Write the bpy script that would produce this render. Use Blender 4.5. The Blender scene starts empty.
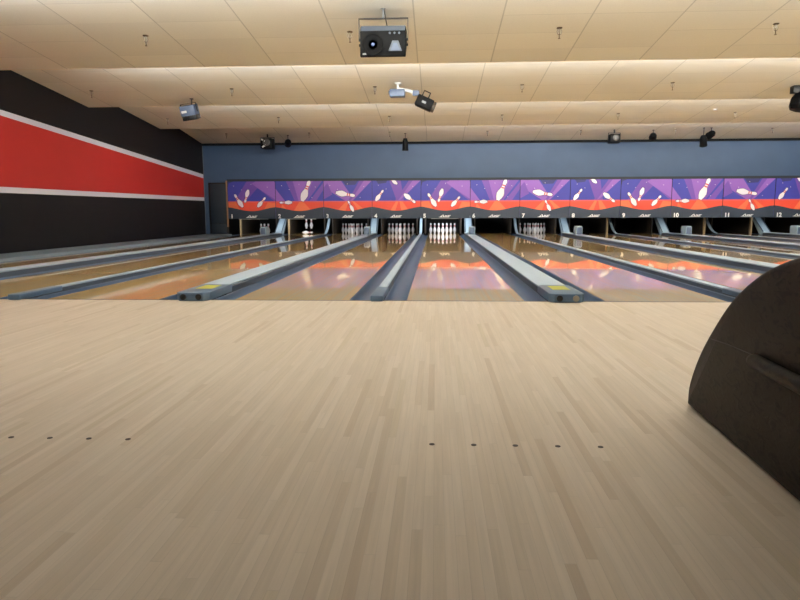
import bpy, bmesh, math, random
from mathutils import Vector, Matrix
random.seed(7)
PI = math.pi
SC = bpy.context.scene
COL = SC.collection

# ------------------------------------------------------------------ helpers
def lin(c):
    def f(x):
        x /= 255.0
        return x / 12.92 if x <= 0.04045 else ((x + 0.055) / 1.055) ** 2.4
    return (f(c[0]), f(c[1]), f(c[2]), 1.0)

def tag(o, label=None, cat=None, group=None, kind=None):
    if label: o['label'] = label
    if cat: o['category'] = cat
    if group: o['group'] = group
    if kind: o['kind'] = kind
    return o

def empty(name, loc=(0, 0, 0), rot=(0, 0, 0)):
    o = bpy.data.objects.new(name, None)
    o.empty_display_size = 0.1
    o.location = loc
    o.rotation_euler = rot
    COL.objects.link(o)
    return o

class MB:
    """collects shapes for ONE mesh object"""
    def __init__(self):
        self.bm = bmesh.new()
        self.mi = 0
    def _mark(self, n0):
        self.bm.faces.ensure_lookup_table()
        for f in list(self.bm.faces)[n0:]:
            f.material_index = self.mi
    def box(self, a, b, bevel=0.0, seg=2, M=None):
        n0 = len(self.bm.faces)
        x0, y0, z0 = a; x1, y1, z1 = b
        t = bmesh.new()
        vs = [t.verts.new(p) for p in ((x0,y0,z0),(x1,y0,z0),(x1,y1,z0),(x0,y1,z0),(x0,y0,z1),(x1,y0,z1),(x1,y1,z1),(x0,y1,z1))]
        for q in ((0,3,2,1),(4,5,6,7),(0,1,5,4),(1,2,6,5),(2,3,7,6),(3,0,4,7)):
            t.faces.new([vs[i] for i in q])
        if bevel > 0:
            bmesh.ops.bevel(t, geom=list(t.edges), offset=bevel, segments=seg, profile=0.5, affect='EDGES')
        self._join(t, M)
        return self
    def _join(self, t, M=None):
        mp = {}
        for v in t.verts:
            co = v.co.copy()
            if M is not None: co = M @ co
            mp[v.index if False else v] = self.bm.verts.new(co)
        for f in t.faces:
            nf = self.bm.faces.new([mp[v] for v in f.verts])
            nf.material_index = self.mi
        t.free()
    def poly(self, pts):
        f = self.bm.faces.new([self.bm.verts.new(p) for p in pts])
        f.material_index = self.mi
        return self
    def prism(self, pts, vec, bevel=0.0, M=None, seg=2, bevel_edges=None):
        """closed polygon pts extruded by vec"""
        t = bmesh.new()
        vec = Vector(vec)
        a = [t.verts.new(p) for p in pts]
        b = [t.verts.new(Vector(p) + vec) for p in pts]
        n = len(pts)
        t.faces.new(a[::-1]); t.faces.new(b)
        for i in range(n):
            j = (i + 1) % n
            t.faces.new((a[i], a[j], b[j], b[i]))
        bmesh.ops.recalc_face_normals(t, faces=list(t.faces))
        if bevel > 0:
            big = [f for f in t.faces if len(f.verts) == n]
            es = list({e for f in big for e in f.edges}) if bevel_edges == 'caps' else list(t.edges)
            bmesh.ops.bevel(t, geom=es, offset=bevel, segments=seg, profile=0.5, affect='EDGES')
        self._join(t, M)
        return self
    def tube(self, pts, r, n=10, caps=True):
        pts = [Vector(p) for p in pts]
        rs = r if isinstance(r, (list, tuple)) else [r] * len(pts)
        rings = []
        up = None
        for i, p in enumerate(pts):
            d = (pts[min(i+1, len(pts)-1)] - pts[max(i-1, 0)]).normalized()
            if up is None:
                up = Vector((0, 0, 1)) if abs(d.z) < 0.9 else Vector((1, 0, 0))
            s = d.cross(up).normalized(); u = s.cross(d).normalized(); up = u
            rings.append([self.bm.verts.new(p + (s * math.cos(2*PI*k/n) + u * math.sin(2*PI*k/n)) * rs[i]) for k in range(n)])
        for i in range(len(rings)-1):
            for k in range(n):
                f = self.bm.faces.new((rings[i][k], rings[i][(k+1)%n], rings[i+1][(k+1)%n], rings[i+1][k]))
                f.material_index = self.mi
        if caps:
            f = self.bm.faces.new(rings[0][::-1]); f.material_index = self.mi
            f = self.bm.faces.new(rings[-1]); f.material_index = self.mi
        return self
    def lathe(self, prof, n=16, M=None, zmat=None):
        """prof: list of (r, z) about the local z axis"""
        rings = []
        for r, z in prof:
            if r < 1e-5:
                co = Vector((0, 0, z))
                rings.append([self.bm.verts.new(M @ co if M is not None else co)])
            else:
                ring = []
                for k in range(n):
                    co = Vector((r*math.cos(2*PI*k/n), r*math.sin(2*PI*k/n), z))
                    ring.append(self.bm.verts.new(M @ co if M is not None else co))
                rings.append(ring)
        for i in range(len(rings)-1):
            A, B = rings[i], rings[i+1]
            mi = self.mi
            if zmat: mi = zmat((prof[i][1] + prof[i+1][1]) / 2)
            for k in range(n):
                if len(A) == 1 and len(B) == 1: continue
                if len(A) == 1: f = self.bm.faces.new((A[0], B[k], B[(k+1)%n]))
                elif len(B) == 1: f = self.bm.faces.new((A[k], A[(k+1)%n], B[0]))
                else: f = self.bm.faces.new((A[k], A[(k+1)%n], B[(k+1)%n], B[k]))
                f.material_index = mi
        if len(rings[0]) > 1:
            f = self.bm.faces.new(rings[0][::-1]); f.material_index = self.mi
        if len(rings[-1]) > 1:
            f = self.bm.faces.new(rings[-1]); f.material_index = self.mi
        return self
    def build(self, name, mats, parent=None, angle=35, recalc=True):
        me = bpy.data.meshes.new(name)
        if recalc: bmesh.ops.recalc_face_normals(self.bm, faces=list(self.bm.faces))
        self.bm.to_mesh(me); self.bm.free()
        if not isinstance(mats, (list, tuple)): mats = [mats]
        for m in mats: me.materials.append(m)
        for p in me.polygons: p.use_smooth = True
        me.set_sharp_from_angle(angle=math.radians(angle))
        o = bpy.data.objects.new(name, me)
        COL.objects.link(o)
        if parent is not None: o.parent = parent
        return o

def copy_tree(o, parent=None):
    c = o.copy(); COL.objects.link(c)
    if parent is not None: c.parent = parent
    for ch in list(o.children): copy_tree(ch, c)
    return c

def text_part(txt, size, mat, name, parent, loc, rot, shear=0.0, bold=0.0, sx=1.0, depth=0.002):
    cu = bpy.data.curves.new(name, 'FONT')
    cu.body = txt; cu.size = size; cu.align_x = 'CENTER'; cu.align_y = 'CENTER'
    cu.shear = shear; cu.offset = bold; cu.extrude = depth
    cu.resolution_u = 3
    tmp = bpy.data.objects.new('tmp_text', cu)
    COL.objects.link(tmp)
    dg = bpy.context.evaluated_depsgraph_get(); dg.update()
    me = bpy.data.meshes.new_from_object(tmp.evaluated_get(dg))
    bpy.data.objects.remove(tmp)
    me.name = name
    for v in me.vertices: v.co.x *= sx
    me.materials.clear(); me.materials.append(mat)
    for p in me.polygons: p.material_index = 0
    o = bpy.data.objects.new(name, me)
    COL.objects.link(o)
    o.parent = parent; o.location = loc; o.rotation_euler = rot
    return o

# ------------------------------------------------------------------ materials
def base_mat(name):
    m = bpy.data.materials.new(name); m.use_nodes = True
    nt = m.node_tree
    return m, nt, nt.nodes['Principled BSDF']

def N(nt, t, **kw):
    n = nt.nodes.new(t)
    for k, v in kw.items(): setattr(n, k, v)
    return n

def mth(nt, op, a, b=None, c=None):
    n = nt.nodes.new('ShaderNodeMath'); n.operation = op
    for i, v in enumerate((a, b, c)):
        if v is None: continue
        if isinstance(v, (int, float)): n.inputs[i].default_value = v
        else: nt.links.new(v, n.inputs[i])
    return n.outputs[0]

def plain(name, rgb, rough=0.5, metal=0.0, var=0.08, scale=12.0, coat=0.0, spec=0.5, stretch=(1, 1, 1), bump=0.0):
    """procedural paint: colour with a little noise"""
    m, nt, b = base_mat(name)
    c = lin(rgb)
    tc = N(nt, 'ShaderNodeTexCoord')
    mp = N(nt, 'ShaderNodeMapping'); mp.inputs['Scale'].default_value = stretch
    nt.links.new(tc.outputs['Object'], mp.inputs['Vector'])
    no = N(nt, 'ShaderNodeTexNoise'); no.inputs['Scale'].default_value = scale; no.inputs['Detail'].default_value = 4
    nt.links.new(mp.outputs[0], no.inputs['Vector'])
    mx = N(nt, 'ShaderNodeMix', data_type='RGBA')
    mx.inputs[6].default_value = tuple(min(1, x * (1 - var)) for x in c[:3]) + (1,)
    mx.inputs[7].default_value = tuple(min(1, x * (1 + var)) for x in c[:3]) + (1,)
    nt.links.new(no.outputs['Fac'], mx.inputs[0])
    nt.links.new(mx.outputs[2], b.inputs['Base Color'])
    b.inputs['Roughness'].default_value = rough
    b.inputs['Metallic'].default_value = metal
    b.inputs['Coat Weight'].default_value = coat
    b.inputs['Specular IOR Level'].default_value = spec
    if bump > 0:
        bp = N(nt, 'ShaderNodeBump'); bp.inputs['Strength'].default_value = bump; bp.inputs['Distance'].default_value = 0.01
        nt.links.new(no.outputs['Fac'], bp.inputs['Height']); nt.links.new(bp.outputs[0], b.inputs['Normal'])
    return m

def wood(name, cols, bw, blen, rough, coat=0.0, coat_rough=0.03, seam=0.25, front=None, spec=0.5, blotch=0.12, grain=0.36):
    """strip flooring: narrow boards running along Y, each with its own tone and grain"""
    m, nt, b = base_mat(name)
    tc = N(nt, 'ShaderNodeTexCoord')
    sp = N(nt, 'ShaderNodeSeparateXYZ'); nt.links.new(tc.outputs['Object'], sp.inputs[0])
    gx = mth(nt, 'DIVIDE', sp.outputs[0], bw)
    col = mth(nt, 'FLOOR', gx)
    fx = mth(nt, 'SUBTRACT', gx, col)
    w1 = N(nt, 'ShaderNodeTexWhiteNoise', noise_dimensions='1D'); nt.links.new(col, w1.inputs['W'])
    gy = mth(nt, 'ADD', mth(nt, 'DIVIDE', sp.outputs[1], blen), mth(nt, 'MULTIPLY', w1.outputs['Value'], 17.0))
    row = mth(nt, 'FLOOR', gy)
    fy = mth(nt, 'SUBTRACT', gy, row)
    cb = N(nt, 'ShaderNodeCombineXYZ'); nt.links.new(col, cb.inputs[0]); nt.links.new(row, cb.inputs[1])
    w2 = N(nt, 'ShaderNodeTexWhiteNoise', noise_dimensions='2D'); nt.links.new(cb.outputs[0], w2.inputs['Vector'])
    rp = N(nt, 'ShaderNodeValToRGB')
    els = rp.color_ramp.elements
    while len(els) < len(cols): els.new(0.5)
    for e, (p, c) in zip(els, cols): e.position = p; e.color = lin(c)
    nt.links.new(w2.outputs['Value'], rp.inputs[0])
    # grain
    mp = N(nt, 'ShaderNodeMapping'); mp.inputs['Scale'].default_value = (70, 2.2, 1)
    nt.links.new(tc.outputs['Object'], mp.inputs['Vector'])
    ad = N(nt, 'ShaderNodeVectorMath', operation='ADD')
    nt.links.new(mp.outputs[0], ad.inputs[0])
    sc = N(nt, 'ShaderNodeVectorMath', operation='SCALE'); sc.inputs['Scale'].default_value = 37.0
    nt.links.new(w2.outputs['Color'], sc.inputs[0]); nt.links.new(sc.outputs[0], ad.inputs[1])
    no = N(nt, 'ShaderNodeTexNoise'); no.inputs['Scale'].default_value = 1.0; no.inputs['Detail'].default_value = 5; no.inputs['Roughness'].default_value = 0.65
    nt.links.new(ad.outputs[0], no.inputs['Vector'])
    n2 = N(nt, 'ShaderNodeTexNoise'); n2.inputs['Scale'].default_value = 1.1; n2.inputs['Detail'].default_value = 3
    nt.links.new(tc.outputs['Object'], n2.inputs['Vector'])
    g1 = mth(nt, 'ADD', 1 - grain / 2, mth(nt, 'MULTIPLY', no.outputs['Fac'], grain))
    g2 = mth(nt, 'ADD', 1 - blotch / 2, mth(nt, 'MULTIPLY', n2.outputs['Fac'], blotch))
    s1 = mth(nt, 'LESS_THAN', fx, 0.05)
    s2 = mth(nt, 'LESS_THAN', fy, 0.003)
    s = mth(nt, 'MAXIMUM', s1, s2)
    g3 = mth(nt, 'SUBTRACT', 1.0, mth(nt, 'MULTIPLY', s, seam))
    g = mth(nt, 'MULTIPLY', mth(nt, 'MULTIPLY', g1, g2), g3)
    src = rp.outputs[0]
    if front is not None:      # pale maple head boards, then darker pine further down the lane
        mr = mth(nt, 'GREATER_THAN', mth(nt, 'ADD', sp.outputs[1], mth(nt, 'MULTIPLY', mth(nt, 'MODULO', mth(nt, 'ABSOLUTE', col), 2.0), 0.35)), front[0])
        mm = N(nt, 'ShaderNodeMix', data_type='RGBA', blend_type='MULTIPLY')
        mm.inputs[0].default_value = 1.0
        nt.links.new(src, mm.inputs[6])
        mc = N(nt, 'ShaderNodeMix', data_type='RGBA')
        mc.inputs[6].default_value = (1, 1, 1, 1); mc.inputs[7].default_value = front[1]
        nt.links.new(mr, mc.inputs[0]); nt.links.new(mc.outputs[2], mm.inputs[7])
        src = mm.outputs[2]
    vs = N(nt, 'ShaderNodeVectorMath', operation='SCALE')
    nt.links.new(src, vs.inputs[0]); nt.links.new(g, vs.inputs['Scale'])
    nt.links.new(vs.outputs[0], b.inputs['Base Color'])
    b.inputs['Roughness'].default_value = rough
    b.inputs['Coat Weight'].default_value = coat
    b.inputs['Coat Roughness'].default_value = coat_rough
    b.inputs['Coat IOR'].default_value = 1.54
    b.inputs['Specular IOR Level'].default_value = spec
    return m

def ceiling_mat(name):
    m, nt, b = base_mat(name)
    tc = N(nt, 'ShaderNodeTexCoord')
    sp = N(nt, 'ShaderNodeSeparateXYZ'); nt.links.new(tc.outputs['Object'], sp.inputs[0])
    gx = mth(nt, 'DIVIDE', mth(nt, 'ADD', sp.outputs[0], 0.59 + 1.22 * 20), 1.22)
    gy = mth(nt, 'DIVIDE', mth(nt, 'ADD', sp.outputs[1], 40 - 1.49), 0.667)
    cx = mth(nt, 'FLOOR', gx); cy = mth(nt, 'FLOOR', gy)
    fx = mth(nt, 'SUBTRACT', gx, cx); fy = mth(nt, 'SUBTRACT', gy, cy)
    cb = N(nt, 'ShaderNodeCombineXYZ'); nt.links.new(cx, cb.inputs[0]); nt.links.new(cy, cb.inputs[1])
    w = N(nt, 'ShaderNodeTexWhiteNoise', noise_dimensions='2D'); nt.links.new(cb.outputs[0], w.inputs['Vector'])
    no = N(nt, 'ShaderNodeTexNoise'); no.inputs['Scale'].default_value = 55; no.inputs['Detail'].default_value = 4
    nt.links.new(tc.outputs['Object'], no.inputs['Vector'])
    n2 = N(nt, 'ShaderNodeTexNoise'); n2.inputs['Scale'].default_value = 0.5; n2.inputs['Detail'].default_value = 2
    nt.links.new(tc.outputs['Object'], n2.inputs['Vector'])
    lx = mth(nt, 'LESS_THAN', fx, 0.016)
    ly = mth(nt, 'MULTIPLY', mth(nt, 'LESS_THAN', fy, 0.018), mth(nt, 'GREATER_THAN', w.outputs['Value'], 0.3))
    line = mth(nt, 'MAXIMUM', mth(nt, 'MULTIPLY', lx, 0.30), mth(nt, 'MULTIPLY', ly, 0.20))
    k = mth(nt, 'ADD', 0.90, mth(nt, 'MULTIPLY', w.outputs['Value'], 0.08))
    k = mth(nt, 'ADD', k, mth(nt, 'MULTIPLY', mth(nt, 'SUBTRACT', no.outputs['Fac'], 0.5), 0.14))
    k = mth(nt, 'ADD', k, mth(nt, 'MULTIPLY', mth(nt, 'SUBTRACT', n2.outputs['Fac'], 0.5), 0.10))
    k = mth(nt, 'MULTIPLY', k, mth(nt, 'SUBTRACT', 1.0, line))
    vs = N(nt, 'ShaderNodeVectorMath', operation='SCALE')
    vs.inputs[0].default_value = (0.77, 0.735, 0.65)
    nt.links.new(k, vs.inputs['Scale']); nt.links.new(vs.outputs[0], b.inputs['Base Color'])
    b.inputs['Roughness'].default_value = 0.9
    b.inputs['Specular IOR Level'].default_value = 0.2
    bp = N(nt, 'ShaderNodeBump'); bp.inputs['Strength'].default_value = 0.25; bp.inputs['Distance'].default_value = 0.004
    nt.links.new(no.outputs['Fac'], bp.inputs['Height']); nt.links.new(bp.outputs[0], b.inputs['Normal'])
    return m

MAT = {}
MAT['approach'] = wood('maple_strip_floor', [(0.0, (193, 174, 153)), (0.08, (202, 186, 167)), (0.5, (206, 190, 172)), (0.92, (210, 195, 178)), (1.0, (197, 181, 158))], 0.02735, 0.8, 0.42, seam=0.12, spec=0.45)
MAT['lane'] = wood('lacquered_lane_boards', [(0.0, (228, 184, 116)), (0.3, (222, 187, 128)), (0.7, (216, 189, 138)), (1.0, (209, 191, 147))], 0.02735, 2.4, 0.4, coat=1.0, coat_rough=0.03, spec=0.1, seam=0.05, grain=0.13, front=(4.6, (0.80, 0.72, 0.56, 1)), blotch=0.03)
MAT['lane_edge'] = plain('pale_lane_edge', (190, 160, 115), 0.5)
MAT['ceiling'] = ceiling_mat('cream_ceiling_tiles')
MAT['riser'] = plain('cream_riser_paint', (225, 210, 180), 0.85)
MAT['wall_black'] = plain('black_wall_paint', (13, 11, 14), 0.6, spec=0.3, var=0.15, scale=2.5, bump=0.05)
MAT['wall_red'] = plain('red_wall_paint', (172, 34, 30), 0.6, var=0.06, scale=2)
MAT['wall_white'] = plain('white_stripe_paint', (208, 208, 224), 0.6, var=0.03)
MAT['soffit'] = plain('blue_grey_wall_paint', (54, 76, 106), 0.55, var=0.16, scale=1.6)
MAT['soffit_dark'] = plain('dark_blue_trim_paint', (30, 38, 48), 0.6)
MAT['black'] = plain('black_plastic', (14, 14, 16), 0.42, var=0.1)
MAT['pit'] = plain('black_pit_lining', (9, 9, 10), 0.9)
MAT['gutter'] = plain('slate_gutter_plastic', (72, 92, 118), 0.36, var=0.10, scale=6, stretch=(1, .12, 1))
MAT['cap'] = plain('light_grey_capping', (160, 175, 190), 0.38, var=0.05, scale=5, stretch=(1, .2, 1))
MAT['cap_dark'] = plain('slate_capping_side', (62, 72, 86), 0.4, var=0.1)
MAT['end_box'] = plain('blue_grey_end_casting', (84, 106, 130), 0.42, var=0.1, scale=30)
MAT['yellow'] = plain('yellow_sticker', (186, 182, 58), 0.5)
MAT['chute'] = plain('blue_grey_metal', (150, 170, 184), 0.38, var=0.12, scale=8)
MAT['kick'] = plain('worn_kickback_wood', (44, 37, 30), 0.6, var=0.2, scale=6, stretch=(1, 1, .3))
MAT['post'] = plain('pale_worn_post_wood', (176, 152, 118), 0.6, var=0.15, scale=9)
MAT['pin'] = plain('white_pin_plastic', (238, 236, 240), 0.25, var=0.02)
MAT['pin_red'] = plain('red_pin_stripe', (190, 40, 40), 0.3)
MAT['print_blue'] = plain('mask_print_blue', (58, 58, 160), 0.5, var=0.10, scale=3)
MAT['print_violet'] = plain('mask_print_violet', (108, 70, 164), 0.5, var=0.06, scale=3)
MAT['print_lilac'] = plain('mask_print_lilac', (138, 90, 180), 0.5, var=0.06, scale=3)
MAT['print_navy'] = plain('mask_print_navy', (48, 48, 108), 0.5, var=0.1, scale=3)
MAT['print_orange'] = plain('mask_print_orange', (226, 74, 52), 0.5, var=0.08, scale=4)
MAT['print_amber'] = plain('mask_print_amber', (232, 110, 68), 0.5, var=0.06, scale=4)
MAT['print_white'] = plain('mask_print_white', (240, 232, 240), 0.5, var=0.03)
MAT['print_red'] = plain('mask_print_red', (214, 84, 96), 0.5)
MAT['print_dark'] = plain('mask_print_outline', (46, 40, 84), 0.5)
MAT['mask_base'] = plain('mask_base_charcoal', (42, 54, 72), 0.5, var=0.12, scale=5)
MAT['mask_trim'] = plain('mask_edge_metal', (120, 122, 124), 0.45, metal=0.3)
MAT['letter'] = plain('white_lettering', (236, 238, 240), 0.5, var=0.01)
MAT['tan_trim'] = plain('tan_wood_strip', (150, 112, 84), 0.6)
MAT['brass'] = plain('sprinkler_brass', (84, 66, 42), 0.45, metal=0.8)
MAT['chrome'] = plain('sprinkler_chrome', (150, 142, 128), 0.4, metal=0.4)
MAT['white_metal'] = plain('white_enamel', (215, 215, 212), 0.4)
MAT['speaker_grey'] = plain('speaker_grey_plastic', (84, 92, 104), 0.5)
MAT['speaker_black'] = plain('speaker_black_plastic', (4, 4, 6), 0.55, spec=0.15)
MAT['cone'] = plain('speaker_cone_paper', (5, 5, 7), 0.8, spec=0.2)
MAT['dustcap'] = plain('blue_silver_dust_cap', (84, 104, 150), 0.4)
MAT['box_blue'] = plain('slate_blue_metal_box', (86, 100, 126), 0.4, var=0.15)
MAT['lens'] = plain('lamp_lens_glass', (66, 60, 54), 0.4)
MAT['door'] = plain('slate_door_paint', (30, 40, 52), 0.5, var=0.12, scale=4)
MAT['dot'] = plain('dark_walnut_dowel', (44, 32, 24), 0.5)
MAT['deck'] = plain('grey_side_walkway', (112, 126, 138), 0.5, var=0.1)
MAT['subfloor'] = plain('dark_subfloor', (28, 28, 30), 0.9)

def hood_mat():
    m, nt, b = base_mat('scuffed_dark_brown_plastic')
    tc = N(nt, 'ShaderNodeTexCoord')
    mp = N(nt, 'ShaderNodeMapping'); mp.inputs['Scale'].default_value = (1, 9, 22); mp.inputs['Rotation'].default_value = (0.5, 0, 0)
    nt.links.new(tc.outputs['Object'], mp.inputs['Vector'])
    no = N(nt, 'ShaderNodeTexNoise'); no.inputs['Scale'].default_value = 1.6; no.inputs['Detail'].default_value = 6; no.inputs['Distortion'].default_value = 1.4
    nt.links.new(mp.outputs[0], no.inputs['Vector'])
    n2 = N(nt, 'ShaderNodeTexNoise'); n2.inputs['Scale'].default_value = 5; n2.inputs['Detail'].default_value = 3
    nt.links.new(tc.outputs['Object'], n2.inputs['Vector'])
    rp = N(nt, 'ShaderNodeValToRGB')
    rp.color_ramp.elements[0].position = 0.53; rp.color_ramp.elements[1].position = 0.58
    rp.color_ramp.elements[0].color = (0, 0, 0, 1); rp.color_ramp.elements[1].color = (1, 1, 1, 1)
    nt.links.new(no.outputs['Fac'], rp.inputs[0])
    k = mth(nt, 'MULTIPLY', rp.outputs[0], mth(nt, 'GREATER_THAN', n2.outputs['Fac'], 0.47))
    mx = N(nt, 'ShaderNodeMix', data_type='RGBA')
    mx.inputs[6].default_value = lin((36, 29, 23)); mx.inputs[7].default_value = lin((9, 7, 6))
    nt.links.new(k, mx.inputs[0]); nt.links.new(mx.outputs[2], b.inputs['Base Color'])
    b.inputs['Roughness'].default_value = 0.55
    b.inputs['Specular IOR Level'].default_value = 0.22
    bp = N(nt, 'ShaderNodeBump'); bp.inputs['Strength'].default_value = 0.3; bp.inputs['Distance'].default_value = 0.006
    nt.links.new(no.outputs['Fac'], bp.inputs['Height']); nt.links.new(bp.outputs[0], b.inputs['Normal'])
    return m
MAT['hood'] = hood_mat()

# ------------------------------------------------------------------ layout numbers (metres; foul line at Y = 0, lane 5 centred on X = 0)
LW = 1.066
PP = 3.3963
GN = 0.5334
GW = PP - 2 * LW - GN
GUT = 0.21
XL, XR = -8.5, 13.62
ZSUB = -0.118
Y_END = 19.45
Y_MASK = 16.71
Y_WALL = 16.95
MB_Z, MT_Z = 0.585, 1.892

def lane_x(n):
    if n % 2: return (n - 5) // 2 * PP
    return LW + GW + (n - 6) // 2 * PP
LANES = range(1, 13)
NUM = ['', 'one', 'two', 'three', 'four', 'five', 'six', 'seven', 'eight', 'nine', 'ten', 'eleven', 'twelve']
ORD = ['', 'first', 'second', 'third', 'fourth', 'fifth', 'sixth', 'seventh', 'eighth']

# ------------------------------------------------------------------ setting
m = MB()
m.mi = 0
m.box((XL, -12, ZSUB - 0.1), (XR, 0.0, 0.0))
m.mi = 1
m.box((XL, 0.0, ZSUB - 0.1), (XR, 21.4, ZSUB))
floor = m.build('floor', [MAT['approach'], MAT['subfloor']]); floor['kind'] = 'structure'
for x in (-1.941, -1.797, -1.653, -1.509, -1.365, -0.281, -0.136, 0.007, 0.152, 0.297):
    d = MB(); d.lathe([(0.0095, 0), (0.0095, 0.0015), (0, 0.0016)], 14)
    o = d.build('approach_dot', MAT['dot'], floor); o.location = (x, -3.665, 0)
fl = MB(); fl.box((XL, -0.03, 0.0), (XR, -0.002, 0.001)); fl.build('foul_line', MAT['kick'], floor)

# ceiling: saw-tooth bays, each dropping towards the pins and stepping up again behind its lip
LIPS = [-10.5, -6.5, -2.51, 1.49, 5.49, 9.48, 13.49]
ZL, RISE = 3.285, 0.38
m = MB()
T = 0.05
def bay(y0, y1, z0, z1):
    m.mi = 0
    m.prism([(XL, y0, z0), (XL, y1, z1), (XL, y1, z1 + T), (XL, y0, z0 + T)], (XR - XL, 0, 0))
bay(-12.0, LIPS[0], ZL + 0.14, ZL)
for i, y in enumerate(LIPS):
    m.mi = 1
    m.box((XL, y - 0.02, ZL + 0.0), (XR, y, ZL + RISE + T))
    if i + 1 < len(LIPS): bay(y, LIPS[i + 1], ZL + RISE, ZL)
    else: bay(y, Y_WALL + .1, ZL + RISE, 3.20)
m.mi = 1
m.box((XL, -12, ZL + RISE + 0.3), (XR, 21.4, ZL + RISE + 0.35))
ceil = m.build('ceiling', [MAT['ceiling'], MAT['riser']], angle=20); ceil['kind'] = 'structure'
def ceil_z(y):
    for i, l in enumerate(LIPS):
        nx = LIPS[i + 1] if i + 1 < len(LIPS) else Y_WALL + .1
        if l <= y < nx:
            z1 = ZL if i + 1 < len(LIPS) else 3.20
            return ZL + RISE + (z1 - ZL - RISE) * (y - l) / (nx - l)

# left wall with its painted red wedge between two white stripes
def wl(y, za, zb, yb, zc, zd): return [(XL, y, za), (XL, yb, zb), (XL, yb, zd), (XL, y, zc)]
m = MB()
ZT = 4.1
m.mi = 0
m.box((XL - 0.15, -12, ZSUB - .1), (XL - 0.004, 21.4, ZT))
ya, yb = -12.0, Y_WALL
def lerp(y, p, q): return p[1] + (q[1] - p[1]) * (y - p[0]) / (q[0] - p[0])
L1 = ((6.272, 2.748), (16.78, 2.155)); L2 = ((6.257, 2.640), (16.77, 2.022))
L3 = ((6.084, 1.302), (16.68, 1.341)); L4 = ((6.07, 1.190), (16.67, 1.222))
zz = [[ZT] * 2] + [[min(ZT - .2 - .01 * i, lerp(y, *L)) for y in (ya, yb)] for i, L in enumerate((L1, L2, L3, L4))] + [[ZSUB - .1] * 2]
for k, mi in enumerate((0, 2, 1, 2, 0)):
    m.mi = mi
    m.poly([(XL, ya, zz[k + 1][0]), (XL, yb, zz[k + 1][1]), (XL, yb, zz[k][1]), (XL, ya, zz[k][0])])
m.mi = 0
m.poly([(XL, yb, ZSUB - .1), (XL, 21.4, ZSUB - .1), (XL, 21.4, ZT), (XL, yb, ZT)])
o = m.build('wall_left', [MAT['wall_black'], MAT['wall_red'], MAT['wall_white']], recalc=False); o['kind'] = 'structure'
m = MB(); m.box((XR, -12, ZSUB - .1), (XR + 0.15, 21.4, ZT)); o = m.build('wall_right', MAT['wall_black']); o['kind'] = 'structure'
m = MB(); m.box((XL, -12.15, ZSUB - .1), (XR, -12, ZT)); o = m.build('wall_rear', MAT['wall_black']); o['kind'] = 'structure'
m = MB()
m.mi = 0
m.box((XL, Y_WALL, MT_Z - 0.06), (XR, Y_WALL + 0.15, ZT))               # painted header above the masks
m.box((XL, Y_WALL, ZSUB), (-7.72, Y_WALL + 0.15, MT_Z - 0.06))
m.mi = 1
m.box((-7.72, 20.3, ZSUB), (XR, 20.45, MT_Z + .1))                      # pit back
m.box((-7.72, Y_WALL + .15, MT_Z - .06), (XR, 20.3, MT_Z))
m.box((12.86, Y_WALL, ZSUB), (XR, Y_WALL + .15, MT_Z - .06))
o = m.build('wall_back', [MAT['soffit'], MAT['pit']]); o['kind'] = 'structure'
# thin black strip across the top of the back wall, then the trims
m = MB(); m.box((XL, Y_WALL - 0.03, 3.135), (XR, Y_WALL, 3.215)); o = m.build('black_strip', MAT['pit']); o['kind'] = 'structure'
m = MB(); m.box((-7.6, Y_MASK + .02, MT_Z + .002), (12.80, Y_WALL, MT_Z + 0.075)); o = m.build('trim_2', MAT['soffit_dark']); o['kind'] = 'structure'
m = MB(); m.box((XL + .001, Y_WALL - 0.02, 0.05), (XL + 0.018, Y_WALL - .001, 3.13)); o = m.build('trim_3', MAT['speaker_grey']); o['kind'] = 'structure'
# access door panel beside the first mask
m = MB()
m.box((-8.34, Y_WALL - 0.03, 0.055), (-7.66, Y_WALL, 1.86), 0.006)
door = m.build('door_1', MAT['black']); door['kind'] = 'structure'
m = MB(); m.box((-8.27, Y_WALL - 0.045, 0.42), (-7.72, Y_WALL - 0.028, 1.80), 0.006); m.build('upper_panel', MAT['door'], door)
m = MB(); m.box((-8.27, Y_WALL - 0.045, 0.08), (-7.72, Y_WALL - 0.028, 0.40), 0.006); m.build('lower_panel', MAT['door'], door)

# ------------------------------------------------------------------ lanes, gutters, cappings
for n in LANES:
    x = lane_x(n)
    t = empty('bowling_lane', (x, 0, ZSUB))
    tag(t, 'glossy lacquered wooden lane running to the mask panel numbered %s' % NUM[n], 'bowling lane', 'bowling lanes')
    m = MB()
    m.mi = 1
    m.box((-LW/2, 0.0, 0), (LW/2, Y_END, -ZSUB - 0.001))
    m.mi = 0
    m.poly([(-LW/2, 0.0, -ZSUB), (LW/2, 0.0, -ZSUB), (LW/2, Y_END, -ZSUB), (-LW/2, Y_END, -ZSUB)])
    m.build('lane_bed', [MAT['lane'], MAT['lane_edge']], t)

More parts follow.
